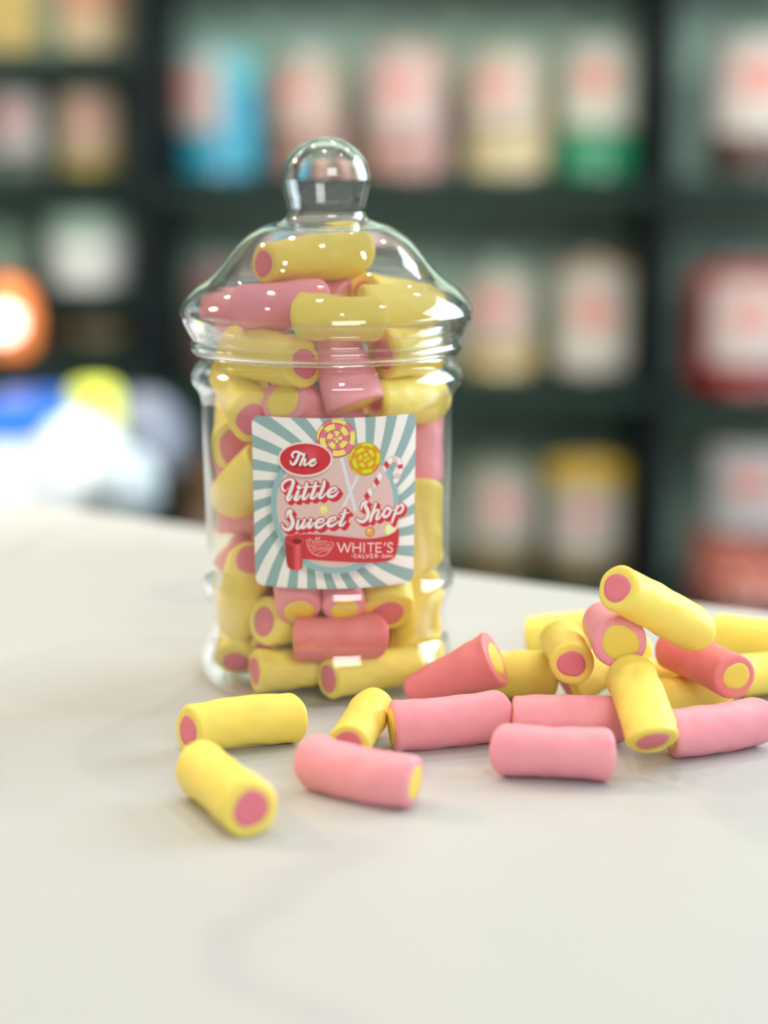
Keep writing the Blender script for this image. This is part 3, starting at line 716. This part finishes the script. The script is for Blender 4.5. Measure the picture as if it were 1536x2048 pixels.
nz = nt.nodes.new('ShaderNodeTexNoise'); nz.inputs['Scale'].default_value = 1400; tc = nt.nodes.new('ShaderNodeTexCoord'); nt.links.new(tc.outputs['Object'], nz.inputs['Vector'])
b = nt.nodes.new('ShaderNodeBump'); b.inputs['Strength'].default_value = .12; b.inputs['Distance'].default_value = .0003
nt.links.new(nz.outputs['Fac'], b.inputs['Height']); nt.links.new(b.outputs['Normal'], p.inputs['Normal'])
me.materials.append(m)
link(bpy.data.objects.new('label', me), t_jar)['label'] = 'square sweet shop label with teal sunburst and red lettering'

# ------------------------------------------------------------------ the sweets
def sweet_mat(name, rgb, rgb2, bump=.25):
    m, nt, p = new_mat(name)
    tc = nt.nodes.new('ShaderNodeTexCoord'); nz = nt.nodes.new('ShaderNodeTexNoise'); nz.inputs['Scale'].default_value = 130; nz.inputs['Detail'].default_value = 5
    nt.links.new(tc.outputs['Object'], nz.inputs['Vector'])
    mx = nt.nodes.new('ShaderNodeMix'); mx.data_type = 'RGBA'; mx.inputs[6].default_value = (*lin(rgb), 1); mx.inputs[7].default_value = (*lin(rgb2), 1)
    nt.links.new(nz.outputs['Fac'], mx.inputs[0]); nt.links.new(mx.outputs[2], p.inputs['Base Color'])
    p.inputs['Roughness'].default_value = .45; p.inputs['Specular IOR Level'].default_value = .35
    p.inputs['Subsurface Weight'].default_value = .25; p.inputs['Subsurface Radius'].default_value = (1, .6, .3); p.inputs['Subsurface Scale'].default_value = .003
    n2 = nt.nodes.new('ShaderNodeTexNoise'); n2.inputs['Scale'].default_value = 700; n2.inputs['Detail'].default_value = 3
    mp = nt.nodes.new('ShaderNodeMapping'); mp.inputs['Scale'].default_value = (.25, .25, 1); nt.links.new(tc.outputs['Object'], mp.inputs[0]); nt.links.new(mp.outputs[0], n2.inputs['Vector'])
    b = nt.nodes.new('ShaderNodeBump'); b.inputs['Strength'].default_value = bump; b.inputs['Distance'].default_value = .0003
    nt.links.new(n2.outputs['Fac'], b.inputs['Height']); nt.links.new(b.outputs['Normal'], p.inputs['Normal'])
    return m
M_Y = sweet_mat('yellow_sugar_paste', (250, 230, 118), (247, 222, 98))
M_P = sweet_mat('pink_sugar_paste', (249, 170, 180), (244, 155, 170))
M_R = sweet_mat('deep_pink_sugar_paste', (243, 146, 144), (237, 132, 134))
M_FP = sweet_mat('pink_filling', (236, 134, 148), (228, 122, 138))
M_FY = sweet_mat('yellow_filling', (247, 222, 104), (241, 213, 88))

def make_sweet(A, B, r, colr, label, group, seed, taper=0.0, bend=None, flat=None, fA=None, fB=None):
    rr = random.Random(seed)
    A, B = Vector(A) * 1e-3, Vector(B) * 1e-3
    A.z += TABLE_Z; B.z += TABLE_Z
    L = (B - A).length * .975; r = r * 1e-3; mid = (A + B) / 2
    flat = flat if flat is not None else rr.uniform(-.05, .05)
    bend = bend if bend is not None else rr.uniform(-.0010, .0010)
    ba = rr.uniform(0, 6.28); ph = [rr.uniform(0, 6.28) for _ in range(8)]
    cutA, cutB = rr.uniform(-.18, .18), rr.uniform(-.18, .18)
    quat = (B - A).to_track_quat('Z', 'Y'); wl = quat.inverted() @ Vector((0, -1, .25)); wl = Vector((wl.x, wl.y)); wl = wl.normalized() if wl.length > .05 else Vector((0, 0))
    gA = (cutA, cutA * .3) if fA is None else (wl.x * fA, wl.y * fA)
    gB = (cutB, -cutB * .4) if fB is None else (-wl.x * fB, -wl.y * fB)
    seg = 48; rc = rr.uniform(.0014, .0024)
    zs, rs = [], []
    for k in range(7):                      # rounded rim, first end
        a = math.pi / 2 * k / 6; zs.append(-L / 2 + rc * (1 - math.sin(a))); rs.append(-rc * (1 - math.cos(a)) )
    zs = zs[::-1][::-1]
    ring = []
    for k in range(7):
        a = math.pi / 2 * k / 6; ring.append((-L / 2 + rc - rc * math.cos(a), -rc + rc * math.sin(a)))
    for k in range(1, 20): ring.append((-L / 2 + rc + (L - 2 * rc) * k / 20, 0.0))
    ring += [(-z, q) for z, q in ring[:7][::-1]]
    # end faces: concentric rings towards the middle
    capA = [(-L / 2 + .0002 * (1 - f_) , f_) for f_ in (.12, .35, .6)]
    def center(z):
        t = z / (L / 2); return Vector((math.cos(ba) * bend * (1 - t * t), math.sin(ba) * bend * (1 - t * t), 0))
    def radius(z, a):
        t = z / (L / 2)
        q = r * (1 + taper * t) * (1 + .018 * math.sin(3 * t + ph[0]) + .012 * math.sin(2 * a + 2 * t + ph[1]) + .010 * math.sin(3 * a - 3 * t + ph[2]) + .006 * math.sin(9 * t + ph[3]) + .009 * math.sin(5 * a + 7 * t + ph[4]) + .006 * math.sin(7 * a - 11 * t + ph[6]) + .008 * math.sin(13 * t + 2 * a + ph[7]))
        q *= 1 + .035 * math.exp(-((1 - abs(t)) / .12) ** 2) - .02 * math.exp(-(t / .25) ** 2)
        return q * (1 + flat * math.cos(2 * (a + ph[5])))
    def pt(z, a, dr, f_=1.0):
        R = max(1e-5, (radius(z, a) + dr)) * f_
        c = center(z); x, y = R * math.cos(a), R * math.sin(a)
        e = abs(z) / (L / 2)
        gx, gy = gA if z < 0 else gB
        return (c.x + x, c.y + y, z + (gx * x + gy * y) * max(0, (e - .6) / .4) ** 1.5)
    V, F = [], []
    rows = []
    def addrow(z, dr, f_=1.0):
        rows.append(list(range(len(V), len(V) + seg)))
        for k in range(seg): V.append(pt(z, 2 * math.pi * k / seg, dr, f_))
    z0 = ring[0][0]; z1 = ring[-1][0]
    for f_ in (.25, .5, .75): addrow(z0, -rc, f_)
    for z, dr in ring: addrow(z, dr)
    for f_ in (.75, .5, .25): addrow(z1, -rc, f_)
    for i in range(len(rows) - 1):
        for k in range(seg):
            k2 = (k + 1) % seg; F.append((rows[i][k], rows[i][k2], rows[i + 1][k2], rows[i + 1][k]))
    for rw, flip in ((rows[0], True), (rows[-1], False)):
        c = len(V); V.append(tuple(np.mean([V[i] for i in rw], axis=0)))
        for k in range(seg):
            k2 = (k + 1) % seg; F.append((c, rw[k2], rw[k]) if flip else (c, rw[k], rw[k2]))
    mat, fm = {'Y': (M_Y, M_FP), 'P': (M_P, M_FY), 'R': (M_R, M_FY)}[colr]
    o = mesh_obj('sweet', V, F, mat)
    # filling: a core that shows at both ends
    V, F, rows = [], [], []
    fr = rr.uniform(.60, .68); ox, oy = rr.uniform(-.06, .06) * r, rr.uniform(-.06, .06) * r
    ext = .00022
    rw_def = [(z0 - ext * .9, fr * .3), (z0 - ext, fr * .7), (z0 - ext * .8, fr * .93), (z0 + .0002, fr)] + [(z0 + .0006 + (z1 - z0 - .0012) * k / 8, fr) for k in range(9)] + [(z1 - .0002, fr), (z1 + ext * .8, fr * .93), (z1 + ext, fr * .7), (z1 + ext * .9, fr * .3)]
    for z, f_ in rw_def:
        rows.append(list(range(len(V), len(V) + seg)))
        for k in range(seg):
            a = 2 * math.pi * k / seg; zc = max(z0, min(z1, z)); q = pt(zc, a, 0, f_ * (1 + .05 * math.sin(2 * a + ph[6]) + .03 * math.sin(3 * a + ph[7])))
            V.append((q[0] + ox, q[1] + oy, q[2] + (z - zc)))
    for i in range(len(rows) - 1):
        for k in range(seg):
            k2 = (k + 1) % seg; F.append((rows[i][k], rows[i][k2], rows[i + 1][k2], rows[i + 1][k]))
    for rw, flip in ((rows[0], True), (rows[-1], False)):
        F.append(tuple(reversed(rw)) if flip else tuple(rw))
    mesh_obj('filling', V, F, fm, o)['label'] = 'pink filling' if colr == 'Y' else 'yellow filling'
    o.location = mid
    o.rotation_euler = (B - A).to_track_quat('Z', 'Y').to_euler()
    tag(o, label, 'sweet', group)
    return o

G_T, G_J = 'loose sweets on the white table', 'sweets inside the clear jar'
LABELS = {
 'T1': 'yellow sweet lying nearest the camera, pink filling facing front right',
 'T2': 'yellow sweet lying crosswise in front of the jar, directly behind the nearest yellow one',
 'T3': 'long pink sweet in front, just right of the two separate yellow ones',
 'T4': 'short looking yellow sweet end up behind the long front pink one, below the jar',
 'T5': 'plump pink sweet lying crosswise under the leaning deep pink wedge',
 'T6': 'deep pink wedge shaped sweet leaning between the jar base and the plump pink sweet',
 'T7': 'yellow sweet lying between the deep pink wedge and the upright-facing small yellow one',
 'T8': 'small yellow sweet pointing its round pink filling at the camera, beside the top pink one',
 'T9': 'yellow sweet lying under the pink sweet that shows a round yellow filling',
 'T10': 'pink sweet high on the pile pointing its round yellow filling at the camera',
 'T11': 'pale yellow sweet on the very top of the pile, sloping down to the right',
 'T12': 'deep pink sweet sloping down right under the topmost yellow, yellow filling at its end',
 'T13': 'blurred yellow sweet farthest back at the right edge of the pile',
 'T14': 'yellow sweet at the right edge behind the sloping deep pink one',
 'T15': 'yellow sweet farthest back at the left of the pile',
 'T16': 'yellow sweet lying low behind the big leaning yellow one, above the rear bright pink one',
 'T21': 'small glimpse of a yellow sweet deep in the pile under the sloping deep pink one',
 'T17': 'big yellow sweet leaning forward on the pile front, its pink end touching the table',
 'T18': 'bright pink sweet at the right end, half behind the big leaning yellow one',
 'T19': 'pink sweet half hidden behind the front most pale pink one',
 'T20': 'pale pink sweet lying crosswise at the pile front, left of the leaning yellow one',
 'J1': 'yellow sweet alone on top inside the lid dome',
 'J2': 'pink sweet under the topmost yellow one in the lid',
 'J3': 'pink sweet at the back of the lid, behind the topmost yellow one',
 'J4': 'yellow sweet at the back right inside the lid',
 'J5': 'pink sweet at the left of the lid brim',
 'J6': 'yellow sweet in the middle of the lid brim',
 'J8': 'yellow sweet at the right of the lid brim',
 'J9': 'yellow sweet at the jar neck with pink end, left of the big slanting pink one',
 'J10': 'big pink sweet slanting down through the neck to the label top',
 'J11': 'pink sweet with yellow end facing out just above the label',
 'J12': 'yellow sweet at the left shoulder of the jar under the neck',
 'J13': 'yellow sweet at the jar neck right of the big slanting pink one',
 'J15': 'yellow sweet showing a pink end at the right shoulder bulge of the jar',
 'J16': 'yellow sweet above the top right corner of the label',
 'J18': 'pink upright sweet against the jar wall right of the label top',
 'J20': 'yellow sweet with deep pink end left of the label top corner',
 'J21': 'pink sweet left of the label beneath the yellow one with deep pink end',
 'J22': 'thick yellow sweet left of the label at half height',
 'J23': 'pink sweet left of the label just below the thick yellow one',
 'J25': 'pink sweet left of the lower part of the label',
 'J26': 'yellow sweet slanting down left from the lower left label corner',
 'J27': 'yellow sweet with round pink end below the lower left label corner',
 'J28': 'dusty pink upright sweet with yellow end poking out below the label',
 'J29': 'narrow pink sweet with yellow end poking out below the label middle',
 'J30': 'thick yellow upright sweet with pink end poking out below the label',
 'J31': 'deep pink sweet lying crosswise in the jar under the upright ends below the label',
 'J32': 'pale sweet end deep between the two lowest yellow sweets on the left',
 'J33': 'yellow sweet in the bottom left corner of the jar',
 'J34': 'yellow sweet with deep pink end on the jar bottom, left of centre',
 'J35': 'yellow sweet lying on the jar bottom, right of centre, nearest the loose pink wedge',
 'J36': 'yellow upright sweet inside the lower right wall of the jar',
 'J37': 'yellow sweet right of the label at its lower half',
 'J38': 'pink sweet right of the label behind its lower right edge',
 'J39': 'yellow sweet at the far right of the jar bottom',
 'J40': 'pink sweet pressed behind the upper half of the label',
 'J41': 'yellow sweet pressed behind the lower half of the label',
}
PACK = [
 ('T1', 'Y', (-55.4, 615.5, 8.2), (-36.9, 575.6, 8.2), 8.2),
 ('T2', 'Y', (-62.4, 652.6, 8.0), (-28.3, 667.6, 8.0), 7.9),
 ('T3', 'P', (-22.0, 622.7, 8.0), (9.6, 601.5, 8.0), 8.0),
 ('T4', 'Y', (-4.3, 676.1, 8.0), (-10.8, 638.7, 8.0), 7.0),
 ('T5', 'P', (1.9, 657.4, 8.5), (37.1, 668.9, 8.6), 8.3),
 ('T6', 'R', (8.4, 701.5, 6.9), (38.2, 702.8, 18.5), 7.4),
 ('T7', 'Y', (26.7, 719.2, 8.5), (58.6, 717.2, 8.5), 8.2),
 ('T8', 'Y', (61.0, 719.1, 21.4), (61.6, 681.1, 22.2), 7.0),
 ('T9', 'Y', (61.5, 706.4, 7.7), (89.4, 730.8, 15.7), 7.0),
 ('T10', 'P', (74.5, 706.5, 30.3), (75.7, 668.6, 32.7), 8.2),
 ('T11', 'Y', (73.4, 663.7, 52.1), (101.3, 682.1, 33.9), 7.8),
 ('T12', 'R', (97.6, 709.6, 21.1), (114.6, 675.7, 19.2), 7.4),
 ('T13', 'Y', (121.4, 763.6, 11.0), (151.7, 751.8, 11.0), 8.2),
 ('T14', 'Y', (121.6, 715.4, 9.0), (153.5, 733.5, 9.0), 7.8),
 ('T15', 'Y', (52.5, 771.7, 8.0), (83.0, 781.3, 8.0), 8.0),
 ('T16', 'Y', (82.6, 694.2, 6.9), (113.3, 703.0, 6.8), 6.8),
 ('T21', 'Y', (86.1, 715.5, 7.4), (117.6, 720.8, 8.0), 7.4),
 ('T17', 'Y', (79.5, 669.7, 21.3), (82.5, 633.3, 10.7), 8.3),
 ('T18', 'P', (89.3, 649.9, 7.9), (121.0, 665.5, 8.0), 7.9),
 ('T19', 'P', (40.8, 665.0, 7.9), (76.6, 667.5, 7.6), 7.6),
 ('T20', 'P', (35.3, 634.0, 8.0), (69.0, 627.8, 8.0), 7.9),
 ('J1', 'Y', (-41.5, 732.7, 148.6), (-11.1, 750.1, 151.0), 8.3),
 ('J2', 'P', (-48.4, 730.3, 133.5), (-20.5, 729.9, 135.4), 8.0),
 ('J3', 'P', (-35.3, 764.9, 139.5), (-14.0, 747.4, 134.3), 8.0),
 ('J4', 'Y', (-7.1, 750.7, 136.6), (8.4, 773.5, 131.7), 8.0),
 ('J5', 'P', (-59.1, 750.8, 131.3), (-32.7, 742.5, 127.1), 8.0),
 ('J6', 'Y', (-29.2, 714.6, 132.6), (-1.5, 719.1, 131.4), 7.4),
 ('J8', 'Y', (-7.5, 728.3, 133.8), (15.3, 749.2, 132.6), 8.0),
 ('J9', 'Y', (-50.6, 734.5, 118.6), (-26.6, 715.4, 116.9), 8.4),
 ('J10', 'P', (-18.1, 730.3, 124.1), (-9.1, 715.0, 102.3), 9.6),
 ('J11', 'P', (-34.8, 720.7, 104.1), (-12.7, 734.2, 93.5), 8.4),
 ('J12', 'Y', (-53.0, 748.3, 109.9), (-44.3, 725.3, 96.5), 8.8),
 ('J13', 'Y', (-0.6, 720.8, 119.5), (13.8, 747.8, 116.7), 8.3),
 ('J15', 'Y', (-10.5, 750.4, 103.1), (15.7, 757.5, 110.2), 8.4),
 ('J16', 'Y', (-3.2, 725.3, 103.2), (15.8, 745.7, 100.7), 8.2),
 ('J18', 'P', (12.3, 756.1, 98.6), (12.7, 750.7, 71.1), 8.8),
 ('J20', 'Y', (-51.2, 761.3, 97.8), (-51.4, 736.7, 84.4), 8.6),
 ('J21', 'P', (-60.0, 753.3, 74.0), (-32.4, 752.1, 78.2), 7.6),
 ('J22', 'Y', (-52.6, 742.5, 66.7), (-40.0, 722.9, 82.3), 8.8),
 ('J23', 'P', (-59.0, 751.2, 60.7), (-31.2, 748.1, 58.1), 8.0),
 ('J25', 'P', (-55.9, 748.5, 48.5), (-35.3, 752.4, 30.0), 8.0),
 ('J26', 'Y', (-46.2, 728.9, 46.9), (-51.2, 741.6, 22.5), 8.6),
 ('J27', 'Y', (-42.0, 723.9, 26.4), (-19.7, 740.6, 23.4), 8.4),
 ('J28', 'P', (-33.2, 726.4, 56.5), (-28.9, 715.7, 31.0), 8.4),
 ('J29', 'P', (-18.4, 731.3, 54.7), (-13.3, 715.4, 32.2), 7.4),
 ('J30', 'Y', (-3.3, 734.8, 53.6), (1.4, 722.7, 28.8), 8.8),
 ('J31', 'R', (-31.2, 716.7, 21.8), (-1.2, 720.5, 22.0), 7.6),
 ('J32', 'Y', (-42.4, 732.0, 12.6), (-28.0, 755.3, 18.5), 6.6),
 ('J33', 'Y', (-50.6, 760.8, 24.0), (-52.4, 737.7, 8.1), 8.0),
 ('J34', 'Y', (-45.1, 722.6, 8.8), (-17.6, 727.2, 10.0), 7.2),
 ('J35', 'Y', (-19.6, 712.7, 8.4), (10.1, 730.4, 8.4), 6.8),
 ('J36', 'Y', (10.5, 740.3, 40.5), (11.1, 737.9, 11.1), 8.8),
 ('J37', 'Y', (12.7, 741.4, 71.9), (12.0, 738.5, 44.1), 8.0),
 ('J38', 'P', (12.7, 756.4, 67.8), (10.9, 753.4, 40.0), 8.0),
 ('J39', 'Y', (11.0, 755.8, 31.3), (13.8, 753.3, 3.5), 8.0),
 ('J40', 'P', (-36.9, 718.9, 84.3), (-9.2, 716.1, 87.5), 8.4),
 ('J41', 'Y', (-30.0, 717.2, 68.6), (-2.3, 719.4, 72.1), 8.4),
 ('F0', 'Y', (-13.7, 729.4, 9.9), (0.9, 755.7, 9.8), 8.23),
 ('F1', 'Y', (-24.6, 754.5, 9.7), (-16.6, 783.4, 9.7), 8.14),
 ('F2', 'P', (-33.4, 782.1, 9.9), (-41.4, 753.2, 9.9), 8.3),
 ('F3', 'Y', (-13.3, 757.0, 21.1), (5.7, 776.8, 9.0), 8.04),
 ('F4', 'Y', (-8.2, 739.2, 37.2), (-37.7, 736.8, 42.5), 8.01),
 ('F5', 'P', (-28.2, 761.4, 47.7), (-29.5, 764.4, 17.9), 8.19),
 ('F6', 'Y', (-15.8, 768.5, 36.7), (-0.0, 743.6, 31.1), 8.48),
 ('F7', 'Y', (-3.1, 777.4, 24.3), (-32.9, 779.7, 26.9), 8.14),
 ('F8', 'P', (4.3, 769.4, 22.5), (2.9, 767.5, 52.4), 8.57),
 ('F9', 'Y', (-45.3, 768.4, 18.4), (-40.4, 774.3, 47.4), 8.4),
 ('F10', 'Y', (-14.4, 757.4, 44.4), (-26.1, 735.9, 61.7), 8.42),
 ('F11', 'P', (-32.7, 775.0, 53.3), (-4.8, 764.3, 55.2), 8.48),
]
SPECIAL = {
 'T1': dict(fB=.1, bend=.0004), 'T2': dict(fA=.2, fB=-.25, bend=.0012), 'T3': dict(fA=-.3, fB=-.22, bend=.0016, taper=-.05), 'T4': dict(fB=-.5, fA=-.3, taper=-.05), 'T5': dict(fA=-.12, fB=-.4),
 'T6': dict(taper=.32, bend=.0004, fB=.25, fA=-.4), 'T7': dict(fA=-.3, fB=-.3), 'T9': dict(taper=-.1, fA=-.5, fB=-.3), 'T10': dict(taper=.08), 'T11': dict(fA=.15, fB=-.5), 'T12': dict(fB=.15),
 'T13': dict(fA=-.3), 'T14': dict(fA=-.3), 'T15': dict(fA=-.5), 'T16': dict(taper=.05, fA=-.3, fB=-.5), 'T17': dict(fB=-.8, fA=-.2), 'T18': dict(fA=-.3, fB=-.35), 'T19': dict(fA=-.1, fB=-.3), 'T20': dict(fA=-.4, fB=-.4), 'T21': dict(fA=-.4, fB=-.4),
 'J1': dict(taper=.14, fA=.15, fB=-.6), 'J2': dict(fA=-.5, fB=-.5), 'J3': dict(fA=-.5, fB=-.5), 'J4': dict(fA=-.3, fB=-.5), 'J5': dict(fA=-.5, fB=-.5), 'J6': dict(fA=-.5, fB=-.4), 'J8': dict(fA=-.5, fB=-.5), 'J9': dict(fA=-.4, fB=.25),
 'J10': dict(taper=.05, fA=-.4, fB=-.3), 'J11': dict(taper=-.02, fA=.45, fB=-.5), 'J12': dict(fA=-.4, fB=.4), 'J13': dict(fA=-.5, fB=-.5), 'J15': dict(fB=.6), 'J16': dict(fA=-.5, fB=-.5), 'J18': dict(fA=-.4, fB=-.5), 'J20': dict(fB=.5, fA=-.5),
 'J22': dict(fA=-.4, fB=-.5), 'J26': dict(fA=.35, fB=-.5), 'J27': dict(fA=.15), 'J28': dict(fB=.45, fA=-.4), 'J29': dict(fB=.45, fA=-.4), 'J30': dict(fB=.5, fA=-.4, taper=.05), 'J31': dict(fA=-.15, fB=-.5), 'J34': dict(taper=-.15, fA=.2), 'J35': dict(fA=.15, fB=-.4),
 'J36': dict(fA=-.4, fB=-.4), 'J37': dict(fA=-.4, fB=-.5)}
for k, (nm_, c_, a_, b_, r_) in enumerate(PACK):
    inj = nm_[0] != 'T'
    lab = LABELS.get(nm_, 'sweet buried in the middle of the jar behind the outer sweets')
    g = (G_J if nm_[0] == 'J' else 'sweets buried in the middle of the jar') if inj else G_T
    make_sweet(a_, b_, r_, c_, lab, g, 100 + k, **SPECIAL.get(nm_, {}))
